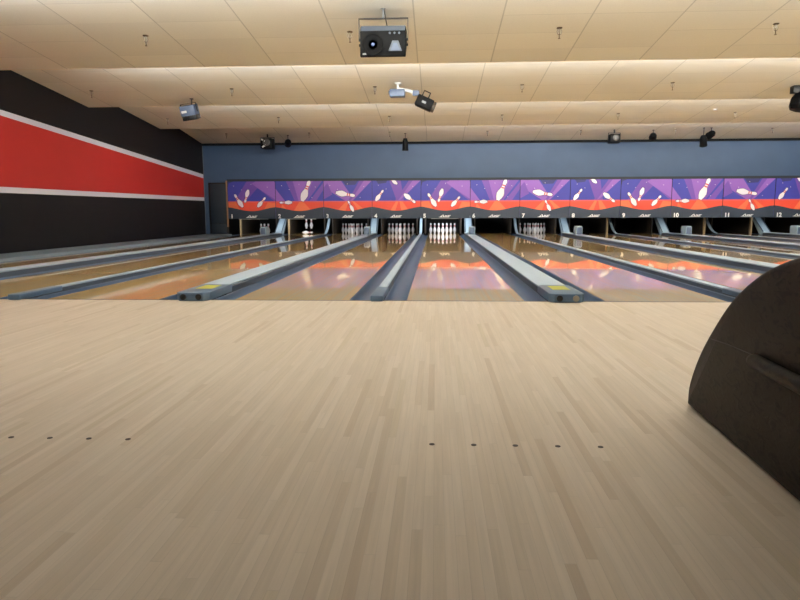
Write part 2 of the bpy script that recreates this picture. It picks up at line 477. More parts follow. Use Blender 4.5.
def gutter_mesh(side):
    """trough: profile in X-Z swept along Y; origin at its inner top edge"""
    m = MB()
    K = 12
    pr = []
    for k in range(K + 1):
        a = PI * k / K
        pr.append((GUT/2 - (GUT/2 - 0.008) * math.cos(a), -0.012 - 0.096 * math.sin(a) ** 0.8))
    inner = [(0.0, -0.004)] + pr + [(GUT, -0.004)]
    outer = [(GUT, ZSUB), (0.0, ZSUB)]
    pts = [(side * x, 0.0, z) for x, z in inner + outer]
    m.prism(pts, (0, Y_END - .2, 0))
    return m
GM = {}
for s in (-1, 1):
    o = gutter_mesh(s).build('lane_gutter', MAT['gutter'], angle=30)
    GM[s] = o
first = {-1: True, 1: True}
for n in LANES:
    for s in (-1, 1):
        if first[s]: o = GM[s]; first[s] = False
        else: o = GM[s].copy(); COL.objects.link(o)
        o.location = (lane_x(n) + s * (LW/2 + .001), 0.001, 0)
        tag(o, 'slate grey gutter along the %s edge of the lane under mask %s' % ('left' if s < 0 else 'right', NUM[n]), 'gutter', 'lane gutters')

HN = GN/2 - GUT - .003
HW = GW/2 - GUT - .003
def wide_cap(x, a, b):
    t = empty('ball_return_capping', (x, 0, ZSUB))
    tag(t, 'wide light grey ball return capping between the lanes under masks %s and %s' % (NUM[a], NUM[b]), 'capping', 'wide cappings over the ball return tracks')
    z = lambda v: v - ZSUB
    m = MB()
    m.box((-HW, 0.45, 0), (HW, 17.0, z(0.058)), 0.004)
    m.build('side_skirt', MAT['cap_dark'], t)
    m = MB()
    m.box((-HW - .004, 0.52, z(0.0585)), (HW - .03, 16.98, z(0.078)), 0.006)
    m.build('top_cover', MAT['cap'], t)
    # cast end piece with a rounded nose
    m = MB()
    hw = HW + .004
    pr = [(-hw, 0.60), (-hw, -0.05), (-hw + .045, -0.115), (hw - .045, -0.115), (hw, -0.05), (hw, 0.60)]
    m.prism([(px, py, z(0.001)) for px, py in pr], (0, 0, 0.078), 0.010)
    e = m.build('end_casting', MAT['end_box'], t)
    for sx in (-1, 1):
        k = MB(); k.lathe([(0.028, 0), (0.028, 0.012), (0.022, 0.016), (0, 0.016)], 16, Matrix.Translation((sx * (hw - .085), -0.112, z(0.040))) @ Matrix.Rotation(PI/2, 4, 'X'))
        k.build('end_bolt', MAT['chrome'] if (a == 5 and sx > 0) else MAT['black'], e)
    m = MB(); m.box((-0.075, 0.20, z(0.0785)), (0.085, 0.50, z(0.0805))); m.build('sticker', MAT['yellow'], e)['label'] = 'yellow sticker'
    return t
def narrow_cap(x, a, b):
    t = empty('lane_division_capping', (x, 0, ZSUB))
    tag(t, 'narrow light grey division strip between the lanes under masks %s and %s' % (NUM[a], NUM[b]), 'capping', 'narrow division cappings')
    z = lambda v: v - ZSUB
    m = MB(); m.box((-HN, 0.3, 0), (HN, 16.9, z(0.034)), 0.004); m.build('side_skirt', MAT['cap_dark'], t)
    m = MB(); m.box((-HN + .006, 0.60, z(0.0345)), (HN - .012, 16.72, z(0.052)), 0.006); m.build('top_cover', MAT['cap'], t)
    m = MB(); m.box((-HN - .004, -0.09, z(0.001)), (HN + .004, 0.62, z(0.055)), 0.012, 3); m.build('end_casting', MAT['end_box'], t)
    # upswept strip that carries the capping up behind the mask
    m = MB()
    pts = []
    for k in range(13):
        u = k / 12
        pts.append((16.72 + 1.25 * u ** 0.8, 0.035 + 0.60 * u ** 2.0))
    up = [(-HN + .01, y, z(v)) for y, v in pts] + [(-HN + .01, y + .05, z(v) + .0) for y, v in pts[::-1]]
    m.prism(up, (2 * HN - .02, 0, 0))
    m.build('upswept_end', MAT['chute'], t)
    return t
for a in range(1, 12):
    b = a + 1
    xc = (lane_x(a) + lane_x(b)) / 2
    if a % 2:
        wide_cap(xc, a, b)
        c = empty('return_chute', (xc, 17.02, ZSUB))
        tag(c, 'sloping blue grey metal chute in the pit opening between masks %s and %s' % (NUM[a], NUM[b]), 'chute', 'sloping return chutes')
        zz0 = -ZSUB
        m = MB()
        m.prism([(-0.13, 0.0, 0), (-0.13, 0.16, 0), (-0.13, 1.0, zz0 + .66), (-0.13, .88, zz0 + .66), (-0.13, 0.0, zz0 + .08)], (0.26, 0, 0), 0.012)
        m.build('sloping_cover', MAT['chute'], c)
        m = MB()
        for sx in (-1, 1):
            m.box((sx * 0.118 - .012, -0.012, zz0 + .07), (sx * 0.118 + .012, 0.012, zz0 + 1.0), 0.003, 1, Matrix.Translation((0, .02, .03)) @ Matrix.Translation((0, 0, zz0 + .07)) @ Matrix.Rotation(-0.98, 4, 'X') @ Matrix.Translation((0, 0, -zz0 - .07)))
        m.build('edge_flange', MAT['cap_dark'], c)
        h = empty('track_hood', (xc, 15.0, 0.0785))
        tag(h, 'small round topped grey hood on the capping between masks %s and %s' % (NUM[a], NUM[b]), 'hood', 'small hoods on the ball return cappings')
        q = 0.095
        pr = [(-q, 0, 0), (q, 0, 0)] + [(q - 0.03 * (1 - math.cos(PI/2 * k / 5)) , 0, 0.17 + 0.09 * math.sin(PI/2 * k / 5)) for k in range(6)] + [(-q + 0.03 * (1 - math.sin(PI/2 * (1 - k / 5))) * 0 + 0.03 * (1 - math.cos(PI/2 * (1 - k / 5))), 0, 0.17 + 0.09 * math.sin(PI/2 * (1 - k / 5))) for k in range(6)]
        m = MB(); m.prism(pr, (0, 0.42, 0), 0.010, bevel_edges='caps'); m.build('shell', MAT['chute'], h)
        m = MB(); m.prism([(px * .8, -0.004, pz * .82 + .01) for px, py, pz in pr], (0, 0.006, 0)); m.build('front_plate', MAT['box_blue'], h)
    else:
        narrow_cap(xc, a, b)
for x0, x1, lab, nm in ((XL, lane_x(1) - LW/2 - GUT - .004, 'grey side walkway strip along the foot of the black and red wall', 'side_walkway'), (lane_x(12) + LW/2 + GUT + .004, XR, 'grey side walkway strip right of the lane under mask twelve', 'side_walkway')):
    m = MB(); m.box((x0 + .002, 0.002, ZSUB), (x1 - .004, Y_WALL - .05, 0.045), 0.008)
    o = m.build(nm, MAT['deck']); tag(o, lab, 'walkway')

# kickback partitions: the wooden side walls of each pin pit
for n in LANES:
    for s in (-1, 1):
        x = lane_x(n) + s * (LW/2 + GUT - .09)
        m = MB()
        m.box((-.016, 0, 0.0), (.016, 2.5, 0.70), 0.004)
        o = m.build('kickback_partition', MAT['kick'])
        if (s, n) in ((-1, 1), (-1, 2), (1, 8), (1, 10), (1, 11)):
            k = MB(); k.box((-.026, -.13, 0.0), (.026, .0, 0.60), 0.008); k.build('front_post', MAT['post'], o)['label'] = 'pale worn wooden front post'
        o.location = (x, 17.75, -0.004)
        tag(o, 'brown wooden partition at the %s side of the pin pit under mask %s' % ('left' if s < 0 else 'right', NUM[n]), 'partition', 'pin pit partitions')

# ------------------------------------------------------------------ mask panels
W = PP / 2
def fx(px): return (px - 8) / 385.0 * W
def fz(py): return MT_Z - (py - 92) / 300.0 * (MT_Z - MB_Z)
PIN2 = [(0.0, 0.068), (0.04, 0.075), (0.15, 0.125), (0.30, 0.16), (0.42, 0.135), (0.55, 0.082), (0.67, 0.062), (0.78, 0.070), (0.88, 0.084), (0.95, 0.070), (1.0, 0.03)]
def art_pin(m, base, head, wk=1.0, zmax=MT_Z - .003, y=-0.010):
    b = Vector((fx(base[0]), 0, fz(base[1]))); h = Vector((fx(head[0]), 0, fz(head[1])))
    ax = h - b; L = ax.length; ax.normalize(); sd = Vector((ax.z, 0, -ax.x))
    def outline(g, t0=0.0, t1=1.0):
        pr = [p for p in PIN2 if t0 <= p[0] <= t1]
        if t0 > 0 or t1 < 1:
            pr = [(t0, 0.066), (t1, 0.064)]
        l = [b + ax * (t * L + (g if t > .5 else -g) * (t in (0.0, 1.0))) + sd * (w * L * wk + g) for t, w in pr]
        r = [b + ax * (t * L + (g if t > .5 else -g) * (t in (0.0, 1.0))) - sd * (w * L * wk + g) for t, w in pr]
        return l + r[::-1]
    def put(poly, yy, mi):
        pts = [(p.x, yy, min(p.z, zmax)) for p in poly]
        m.mi = mi; m.poly(pts)
    put(outline(0.012), y, 8)
    put(outline(0.0), y - .0012, 6)
    put(outline(0.0, 0.58, 0.64), y - .0022, 7)
    put(outline(0.0, 0.69, 0.75), y - .0022, 7)

def wave(px): return 300 + 31 * math.sin(PI * min(1, max(0, (px - 8) / 385.0))) ** 1.6

def art(kind):
    m = MB()
    def P(pts, mi, y):
        m.mi = mi
        m.poly([(fx(a), y, fz(b)) for a, b in pts])
    # 0 blue 1 violet 2 lilac 3 navy 4 orange 5 amber 6 white 7 red 8 outline
    m.mi = 0
    m.box((0.004, 0, MB_Z + .02), (W - .004, 0.03, MT_Z))
    e0, e1 = 9, 392
    if kind == 0:
        P([(165, 93), (385, 93), (392, 104), (392, 258), (252, 146), (150, 258), (60, 258)], 1, -.0015)
        P([(240, 93), (385, 93), (392, 104), (392, 240), (250, 146), (205, 112)], 2, -.0025)
        P([(9, 93), (60, 93), (20, 110), (9, 150)], 3, -.0015)
    elif kind == 1:
        P([(95, 93), (385, 93), (260, 258), (165, 258)], 1, -.0015)
        P([(150, 93), (310, 93), (240, 258), (195, 258)], 2, -.0025)
        P([(9, 150), (90, 258), (9, 258)], 2, -.0015)
        P([(392, 110), (392, 165), (330, 258), (275, 258)], 1, -.0025)
    elif kind == 2:
        P([(9, 93), (150, 93), (225, 205), (225, 258), (190, 258), (20, 150), (9, 150)], 2, -.0015)
        P([(9, 150), (40, 110), (80, 200), (9, 240)], 1, -.0025)
        P([(295, 93), (392, 93), (250, 240), (225, 258), (200, 258)], 1, -.0030)
        P([(330, 93), (392, 93), (245, 245), (225, 250)], 2, -.0036)
        P([(160, 93), (285, 93), (262, 125), (185, 128)], 3, -.0022)
    else:
        P([(145, 93), (235, 93), (262, 258), (205, 258)], 1, -.0015)
        P([(300, 93), (392, 93), (245, 235), (240, 258), (185, 258)], 1, -.0025)
        P([(330, 93), (392, 93), (240, 240), (215, 250)], 2, -.0031)
        P([(40, 93), (130, 93), (120, 112), (60, 120)], 3, -.0022)
    # orange horizon band with paler rays
    P([(e0, 252), (e1, 252), (e1, 345), (e0, 345)], 4, -.0042)
    P([(e0, 252), (e1, 252), (e1, 262), (e0, 262)], 7, -.0047)
    if kind == 0:
        P([(9, 262), (70, 256), (110, 330), (9, 300)], 5, -.0052); P([(392, 268), (330, 262), (300, 320), (392, 310)], 5, -.0052)
    elif kind == 1:
        P([(200, 258), (232, 258), (300, 335), (150, 335)], 5, -.0052); P([(60, 275), (110, 335), (50, 330)], 5, -.0052)
    elif kind == 2:
        P([(212, 245), (180, 335), (110, 335), (190, 255)], 5, -.0052); P([(230, 250), (290, 335), (330, 320), (250, 255)], 5, -.0052)
    else:
        P([(200, 255), (150, 335), (190, 335), (215, 262)], 5, -.0052); P([(225, 255), (240, 335), (300, 335), (250, 260)], 5, -.0052)
    if kind == 0:
        art_pin(m, (128, 298), (65, 197)); art_pin(m, (178, 160), (146, 262)); art_pin(m, (248, 298), (313, 222))
    elif kind == 1:
        art_pin(m, (222, 252), (285, 92), 1.05); art_pin(m, (142, 262), (42, 264), 0.95)
    elif kind == 2:
        art_pin(m, (108, 186), (258, 212), 0.95); art_pin(m, (246, 336), (204, 252), 0.9)
    else:
        art_pin(m, (38, 252), (98, 168)); art_pin(m, (262, 200), (350, 268), 1.05); art_pin(m, (208, 122), (140, 70), 1.0, zmax=MT_Z - .003)
    for sx_, sy_ in ((60, 130), (200, 118), (330, 140), (120, 160), (300, 225)):
        P([(sx_ - 2.5, sy_), (sx_, sy_ - 3), (sx_ + 2.5, sy_), (sx_, sy_ + 3)], 6, -.0056)
    return m
PMATS = [MAT['print_blue'], MAT['print_violet'], MAT['print_lilac'], MAT['print_navy'], MAT['print_orange'], MAT['print_amber'], MAT['print_white'], MAT['print_red'], MAT['print_dark']]
DESC = ['three tumbling pins', 'one big and one lying pin', 'a sideways pin over a small one', 'a slanted pin and a leaning pin']
def base_part():
    m = MB()
    K = 24
    top = [(fx(9 + 383.0 * k / K), fz(wave(9 + 383.0 * k / K))) for k in range(K + 1)]
    pts = [(a, 0.0, b) for a, b in top] + [(fx(392), 0.0, MB_Z), (fx(9), 0.0, MB_Z)]
    m.prism(pts, (0, -0.0075, 0))
    return m
art_obj = [None] * 4
base_o = None; logo_src = None
for i, n in enumerate(LANES):
    x0 = 0.9108 - (5 - i) * W
    k = i % 4
    t = empty('mask_panel', (x0, Y_MASK, 0))
    tag(t, 'purple and orange mask numbered %s with %s' % (NUM[n], DESC[k]), 'bowling mask', 'mask panels above the pits')
    if art_obj[k] is None:
        art_obj[k] = art(k).build('artwork', PMATS, t, recalc=False)
    else:
        c = art_obj[k].copy(); COL.objects.link(c); c.parent = t
    if base_o is None:
        base_o = base_part().build('wavy_base', MAT['mask_base'], t)
    else:
        c = base_o.copy(); COL.objects.link(c); c.parent = t
    text_part(str(n), 0.19, MAT['letter'], 'lane_number', t, (fx(38 if n < 10 else 48), -0.010, fz(374)), (PI/2, 0, 0), bold=0.008)
    # small white emblem: slanted block letters riding on a long swoosh
    e = empty_logo = None
    m = MB()
    def LP(pts):
        m.poly([(a, -0.010, b) for a, b in pts])
    lx, lz = fx(194), fz(374)
    LP([(lx - .20, lz - .045), (lx + .15, lz - .045), (lx + .19, lz - .022), (lx - .16, lz - .028)])
    LP([(lx - .15, lz - .024), (lx - .105, lz - .024), (lx - .035, lz + .045), (lx - .055, lz + .045)])
    LP([(lx - .050, lz + .043), (lx - .030, lz + .043), (lx - .005, lz - .022), (lx - .045, lz - .022)])
    LP([(lx + .005, lz - .022), (lx + .03, lz - .022), (lx + .055, lz + .028), (lx + .03, lz + .028)])
    LP([(lx + .035, lz + .026), (lx + .055, lz + .026), (lx + .065, lz - .005), (lx + .050, lz - .012)])
    LP([(lx + .055, lz - .012), (lx + .065, lz - .006), (lx + .105, lz + .028), (lx + .083, lz + .028)])
    LP([(lx + .080, lz + .026), (lx + .103, lz + .028), (lx + .095, lz - .022), (lx + .07, lz - .022)])
    LP([(lx + .11, lz - .022), (lx + .135, lz - .022), (lx + .155, lz + .028), (lx + .13, lz + .028)])
    LP([(lx + .15, lz + .028), (lx + .157, lz + .012), (lx + .215, lz + .014), (lx + .225, lz + .028)])
    LP([(lx + .14, lz + .006), (lx + .136, lz - .006), (lx + .185, lz - .006), (lx + .19, lz + .006)])
    m.build('emblem', MAT['letter'], t)
    m = MB(); m.box((0.0005, -0.012, MB_Z + .36), (0.013, 0.02, MT_Z)); m.build('divider', MAT['pit'], t)
    m = MB(); m.box((0.012, -0.004, MT_Z - .012), (W - .002, -0.0005, MT_Z)); m.build('top_edge', MAT['soffit_dark'], t)
    m = MB(); m.box((.3, 0.029, MT_Z - .12), (W - .3, Y_WALL - Y_MASK, MT_Z - .02)); m.build('rear_bracket', MAT['pit'], t)
    if n in (1, 2, 5):
        m = MB(); m.box((fx(90), 0.0, MB_Z - .022), (fx(330), 0.02, MB_Z)); m.build('bottom_edge', MAT['mask_trim'], t)
    if n == 1:
        m = MB(); m.box((-0.05, -0.02, 0.30), (-0.002, 0.03, MT_Z + .02), 0.004); m.build('end_strip', MAT['tan_trim'], t)['label'] = 'tan wooden end strip'

# ------------------------------------------------------------------ pins
PROF = [(0.0, 0.0), (0.0285, 0.0), (0.030, 0.008), (0.0395, 0.038), (0.0500, 0.065), (0.0572, 0.090), (0.0606, 0.1143), (0.0588, 0.140), (0.0530, 0.165), (0.0435, 0.190), (0.0335, 0.214), (0.0258, 0.238), (0.0233, 0.254), (0.0238, 0.272), (0.0265, 0.295), (0.0305, 0.320), (0.0323, 0.343), (0.0300, 0.361), (0.0220, 0.374), (0.011, 0.380), (0.0, 0.381)]
PROF2 = []
for (r0, z0), (r1, z1) in zip(PROF, PROF[1:]):
    PROF2.append((r0, z0))
PROF2.append(PROF[-1])
src = MB().lathe(PROF2, 20, zmat=lambda z: 1 if (0.240 < z < 0.256 or 0.272 < z < 0.296) else 0).build('bowling_pin', [MAT['pin'], MAT['pin_red']], angle=60)
used = False
def pin(loc, label, group, rot=None):
    global used
    o = src if not used else src.copy()
    if used: COL.objects.link(o)
    used = True
    o.location = loc
    if rot: o.rotation_euler = rot
    tag(o, label, 'bowling pin', group)
SPOT = {0: ['front pin'], 1: ['second row left pin', 'second row right pin'],
        2: ['third row left pin', 'third row middle pin', 'third row right pin'],
        3: ['back row far left pin', 'back row inner left pin', 'back row inner right pin', 'back row far right pin']}
for n in (5, 4, 3, 7):
    for r in range(4):
        for j in range(r + 1):
            pin((lane_x(n) + (j - r / 2) * 0.3048, 18.29 + 0.264 * r, 0.0), 'white bowling pin under mask %s, %s' % (NUM[n], SPOT[r][j]), 'pin rack under mask %s' % NUM[n])
x1, x2 = lane_x(1), lane_x(2)
for dx, lab in ((-0.13, 'left'), (0.0, 'middle'), (0.15, 'right')):
    pin((x1 + dx, 18.55, 0), 'white bowling pin standing under mask one, %s one of three' % lab, 'pins left standing under mask one')
pin((x2 - 0.17, 18.5, 0.195), 'white bowling pin gripped off the deck under mask two, left one of two', 'pins held up under mask two')
pin((x2 + 0.02, 18.5, 0.195), 'white bowling pin gripped off the deck under mask two, right one of two', 'pins held up under mask two')
pin((x2 - 0.22, 18.0, 0.0606), 'white bowling pin lying toppled on the deck under mask two', 'toppled pin under mask two', rot=(0, PI/2, 0))
# pin setting table that grips the two lifted pins
t = empty('pinsetter_table', (x2 - .05, 18.5, 0.632))
tag(t, 'dark pinsetter table lowered behind mask two, gripping two pins', 'pinsetter')
m = MB(); m.box((-0.48, -0.3, 0.02), (0.52, 0.5, 0.14), 0.01); m.build('table_body', MAT['black'], t)
for dx in (-0.12, 0.07):
    m = MB(); m.lathe([(0.045, -0.055), (0.050, -0.02), (0.05, 0.03), (0, 0.03)], 14, Matrix.Translation((dx, 0, 0))); m.build('pin_gripper', MAT['black'], t)
for dx in (-0.47, 0.51):
    m = MB(); m.box((dx - .02, 0.42, 0.10), (dx + .02, 0.46, 1.198)); m.build('guide_post', MAT['black'], t)

# ------------------------------------------------------------------ ball return at the right
t = empty('ball_return', (0.772, -3.165, 0), (0, 0, -0.052))
t.scale = (1, 1, 0.97)
tag(t, 'large dark brown ball return hood with scuffed side standing on the approach', 'ball return')
prof = []
CP = [(0.0, 0.004), (0.0, 0.02), (-.012, .103), (-.095, .238), (-.216, .370), (-.385, .517), (-.57, .620), (-.75, .682), (-.95, .722), (-1.15, .735)]
for k in range(1, len(CP) - 1):      # smooth curve through the measured points
    p0, p1, p2 = Vector(CP[k - 1]), Vector(CP[k]), Vector(CP[k + 1])
    if k == 1: prof.append((0.0, 0.004))
    for q in range(4):
        u = q / 4
        p3 = Vector(CP[min(k + 2, len(CP) - 1)])
        v = 0.5 * ((2 * p1) + (p2 - p0) * u + (2 * p0 - 5 * p1 + 4 * p2 - p3) * u * u + (-p0 + 3 * p1 - 3 * p2 + p3) * u ** 3)
        prof.append((v.x, max(0.005, v.y)))
prof.append(CP[-1])
body = prof + [(-1.74, 0.735), (-1.78, 0.70), (-1.78, 0.004)]
m = MB()
m.prism([(0, y, z) for y, z in body], (0.44, 0, 0), 0.022, bevel_edges='caps', seg=3)
m.build('hood_shell', MAT['hood'], t, angle=40)
m = MB()     # moulded panel outline on the side
def side_panel(x, pts, w=0.003):
    for p, q in zip(pts, pts[1:]):
        m.tube([(x, p[0], p[1]), (x, q[0], q[1])], w / 2, 6)
side_panel(-0.0005, [(-0.225, 0.337), (-0.40, 0.350), (-0.575, 0.356)])
m.build('panel_seam', MAT['black'], t)
m = MB()     # long rounded grip rail
m.tube([(-0.004, -0.602, 0.347), (-0.012, -0.615, 0.347), (-0.016, -0.64, 0.347), (-0.016, -1.68, 0.347), (-0.004, -1.72, 0.347)], [0.010, 0.020, 0.024, 0.024, 0.012], 14)
m.build('side_rail', MAT['hood'], t, angle=50)
m = MB()
m.box((0.03, -1.74, -0.0), (0.41, -0.06, 0.004)); m.build('base_plate', MAT['black'], t)

# ------------------------------------------------------------------ ceiling fittings
# big loudspeaker
sy = 3.1
cz = ceil_z(sy)
t = empty('loudspeaker', (-0.985, sy, 3.06))
tag(t, 'large black loudspeaker hung in a yoke from the nearest ceiling bay', 'loudspeaker')
m = MB()
m.prism([(-.305, 0, -.20), (-.305, 0.0, .13), (-.305, 0.10, .215), (-.305, 0.38, .215), (-.305, 0.36, .02), (-.305, 0.05, -.20)], (0.61, 0, 0), 0.012)
cab = m.build('cabinet', MAT['speaker_black'], t)
m = MB(); m.prism([(-.296, -0.003, .132), (-.296, 0.094, .216), (-.296, 0.102, .214), (-.296, 0.005, .126)], (0.592, 0, 0)); m.build('sloped_top', MAT['speaker_grey'], t)['label'] = 'grey sloping upper face'
FR = Matrix.Translation((-.130, -0.001, -.045)) @ Matrix.Rotation(PI/2, 4, 'X')
m = MB(); m.lathe([(0.148, 0), (0.150, 0.010), (0.132, 0.012), (0.124, 0.004), (0.06, -0.0), (0.03, 0.0), (0, 0.0)], 32, FR); w = m.build('woofer', MAT['cone'], t)
m = MB(); m.lathe([(0.024, 0.001), (0.021, 0.008), (0.012, 0.013), (0, 0.014)], 20, FR); m.build('dust_cap', MAT['dustcap'], w)['label'] = 'blue silver dust cap'
m = MB(); m.prism([(.075, 0, -.135), (.258, 0, -.135), (.208, 0, .0), (.128, 0, .0)], (0, -.012, 0), 0.004); hn = m.build('horn', MAT['speaker_grey'], t)
m = MB(); m.prism([(.10, -.0125, -.128), (.235, -.0125, -.128), (.190, -.0125, -.03), (.146, -.0125, -.03)], (0, -.001, 0)); m.build('horn_mouth', MAT['box_blue'], hn)
for dx in (.095, .158, .220):
    m = MB(); m.lathe([(0.015, 0), (0.015, 0.006), (0.009, 0.008), (0, 0.004)], 16, Matrix.Translation((dx, -0.001, .098)) @ Matrix.Rotation(PI/2, 4, 'X')); m.build('port', MAT['speaker_grey'], t)
m = MB(); m.box((-.27, -.004, -.175), (-.22, -.0005, -.155)); m.build('badge', MAT['mask_trim'], t)
m = MB()
m.box((-.335, 0.12, .315), (.335, 0.16, .327)); m.box((-.335, 0.12, 0.03), (-.325, 0.16, .327)); m.box((.325, 0.12, 0.03), (.335, 0.16, .327))
m.build('yoke', MAT['black'], t)
for sx in (-1, 1):
    for dz in (0.05, -0.02):
        m = MB(); m.lathe([(0.016, 0), (0.018, 0.012), (0.018, 0.026), (0, 0.028)], 12, Matrix.Translation((sx * .306, 0.14, dz)) @ Matrix.Rotation(sx * PI/2, 4, 'Y')); m.build('side_knob', MAT['black'], t)
m = MB(); zc = cz - 3.06
m.tube([(0, 0.14, .32), (0, 0.14, zc + .005)], 0.012, 10); m.lathe([(0.045, zc - .012), (0.045, zc + .004), (0, zc + .004)], 16, Matrix.Translation((0, 0.14, 0))); m.build('ceiling_mount', MAT['mask_trim'], t)
m = MB(); m.tube([(0.01, 0.13, zc - .01), (0.035, 0.12, .30), (0.05, 0.2, .22)], 0.006, 8); m.build('cable', MAT['black'], t)

# twin fitting: white arm carrying a slate box and a black spotlight
sy = 7.9; cz = ceil_z(sy)
t = empty('ceiling_spotlight', (-1.06, sy, cz))
t.scale = (1.12, 1.12, 1.15)
tag(t, 'black spotlight and slate box on a white ceiling arm in the middle bay', 'spotlight')
m = MB(); m.lathe([(0.06, 0.003), (0.06, -0.012), (0.02, -0.03), (0.02, -0.12), (0, -0.12)], 16); m.build('ceiling_mount', MAT['white_metal'], t)
m = MB(); m.tube([(-0.02, 0, -0.10), (0.08, 0, -.115), (0.20, 0, -.135), (0.32, -.0, -.18)], 0.032, 12); m.build('arm', MAT['white_metal'], t)
m = MB(); m.box((-0.15, -.10, -0.245), (0.13, 0.10, -0.115), 0.018, 3); m.build('control_box', MAT['box_blue'], t)
m = MB(); m.box((-0.17, -.05, -0.19), (-0.145, 0.05, -0.14), 0.004); m.build('cable_gland', MAT['speaker_grey'], t)
HM = Matrix.Translation((0.50, -.02, -.36)) @ Matrix.Rotation(0.42, 4, 'Y')
m = MB(); m.box((-.17, -.10, -.10), (.15, .10, .10), 0.02, 2, HM); hd = m.build('lamp_head', MAT['speaker_black'], t)
m = MB(); m.lathe([(0.085, 0), (0.098, 0.02), (0.098, 0.045), (0.082, 0.05), (0.078, 0.03), (0, 0.025)], 20, HM @ Matrix.Translation((.145, 0, 0)) @ Matrix.Rotation(PI/2, 4, 'Y')); m.build('lens', MAT['lens'], hd)
m = MB(); m.box((-.06, -.103, -.02), (.02, -.0995, .02), 0, 2, HM); m.build('name_plate', MAT['mask_trim'], hd)
m = MB(); m.tube([HM @ Vector(p) for p in ((-.10, 0, .09), (-.10, 0, .20), (.02, 0, .20), (.02, 0, .09))], 0.012, 8); m.build('handle', MAT['black'], hd)
m = MB(); m.box((.27, -.035, -.225), (.39, .035, -.13), 0.01); m.build('swivel_joint', MAT['box_blue'], t)

# slate box projector left
def ceil_item(name, x, y, label, cat, group=None):
    t = empty(name, (x, y, ceil_z(y)))
    tag(t, label, cat, group)
    return t
t = ceil_item('effect_projector', -5.82, 8.85, 'slate blue box projector hung from the ceiling near the red striped wall', 'projector')
TM = Matrix.Translation((0.0, 0, -.28)) @ Matrix.Rotation(-0.14, 4, 'Y') @ Matrix.Rotation(0.25, 4, 'X')
m = MB(); m.lathe([(0.045, 0.003), (0.045, -.012), (0.014, -.02), (0.014, -.16), (0, -.16)], 14, Matrix.Translation((.05, 0, 0))); m.build('ceiling_mount', MAT['black'], t)
m = MB(); m.box((-.165, -.16, -.08), (.165, .16, .14), 0.012, 2, TM); c = m.build('housing', MAT['box_blue'], t)
m = MB(); m.box((-.16, -.155, -.18), (.165, .16, -.075), 0.012, 2, TM); m.build('lower_tray', MAT['black'], t)
m = MB(); m.box((-.14, -.166, -.01), (-.02, -.158, .04), 0.004, 1, TM); m.build('lens', MAT['white_metal'], c)['label'] = 'bright lens window'
m = MB(); m.box((-.18, -.02, -.02), (-.168, .02, .18), 0, 1, TM); m.box((.168, -.02, -.02), (.18, .02, .18), 0, 1, TM); m.box((-.18, -.02, .168), (.18, .02, .18), 0, 1, TM); m.build('yoke', MAT['black'], t)

def par_can(x, y, drop, r, L, label, yaw, tilt, cat='spotlight', grp='small black ceiling lights', lensc=None):
    t = ceil_item('par_light', x, y, label, cat, grp)
    m = MB(); m.lathe([(0.035, 0.003), (0.035, -.012), (0.010, -.018), (0.010, -drop + r * .9), (0, -drop + r * .9)], 12); m.build('ceiling_mount', MAT['black'], t)
    H = Matrix.Translation((0, 0, -drop)) @ Matrix.Rotation(yaw, 4, 'Z') @ Matrix.Rotation(tilt, 4, 'X')
    m = MB(); m.lathe([(0, L * .5), (r * .6, L * .5), (r * .95, L * .25), (r, -L * .35), (r * 1.08, -L * .38), (r * 1.08, -L * .5), (r * .9, -L * .5), (r * .85, -L * .42), (0, -L * .40)], 18, H); hd = m.build('lamp_can', MAT['speaker_black'], t)
    m = MB(); m.lathe([(r * .84, -L * .43), (r * .5, -L * .47), (0, -L * .48)], 18, H); m.build('lens', lensc or MAT['lens'], hd)
    return t
def box_light(x, y, drop, s, label, kind='yoke', grp='small black ceiling lights'):
    t = ceil_item('box_light', x, y, label, 'spotlight', grp)
    m = MB(); m.box((-s * .5, -s * .5, -drop - s * .5), (s * .5, s * .5, -drop + s * .35), s * .08, 2); h = m.build('lamp_body', MAT['speaker_black'], t)
    m = MB(); m.lathe([(s * .30, 0), (s * .32, .02), (s * .24, .03), (s * .22, .012), (0, .01)], 18, Matrix.Translation((s * .03, -s * .5, -drop)) @ Matrix.Rotation(PI/2, 4, 'X')); m.build('lens', MAT['lens'], h)
    m = MB()
    m.box((-s * .58, -.02, -drop - .02), (-s * .54, .02, -.10)); m.box((s * .54, -.02, -drop - .02), (s * .58, .02, -.10)); m.box((-s * .58, -.02, -.112), (s * .58, .02, -.098)); m.box((-.02, -.02, -.105), (.02, .02, .003))
    m.build('yoke', MAT['black'], t)
    return t
t = box_light(-5.85, 15.75, 0.28, 0.40, 'black lamp with two bright panels hung near the back wall at left')
for dx, dz, a in ((-.10, .07, .5), (-.07, -.12, -.5)):
    m = MB(); m.box((-.07, -.214, -.025), (.07, -.203, .025), 0.004, 1, Matrix.Translation((dx, 0, -.28 + dz)) @ Matrix.Rotation(a, 4, 'Y')); m.build('reflector_panel', MAT['white_metal'], t)['label'] = 'bright reflector panel'
par_can(-5.20, 15.9, 0.24, 0.11, 0.24, 'small round black lamp just right of the twin panel lamp', 0.3, 1.2)
par_can(-1.28, 15.8, 0.36, 0.095, 0.40, 'black cylinder lamp hanging straight down over mask four', 0, 0.06)
box_light(5.42, 15.6, 0.26, 0.33, 'square black yoke lamp near the back wall above mask eight')
par_can(6.67, 15.7, 0.20, 0.11, 0.22, 'round black lamp alone near the back wall above mask nine', -0.2, 1.3)
par_can(8.17, 15.5, 0.40, 0.11, 0.34, 'lower black can of the close pair above mask ten', -0.5, 0.5)
par_can(8.40, 15.5, 0.20, 0.11, 0.24, 'upper round black lamp of the close pair above mask ten', 0.3, 1.2)
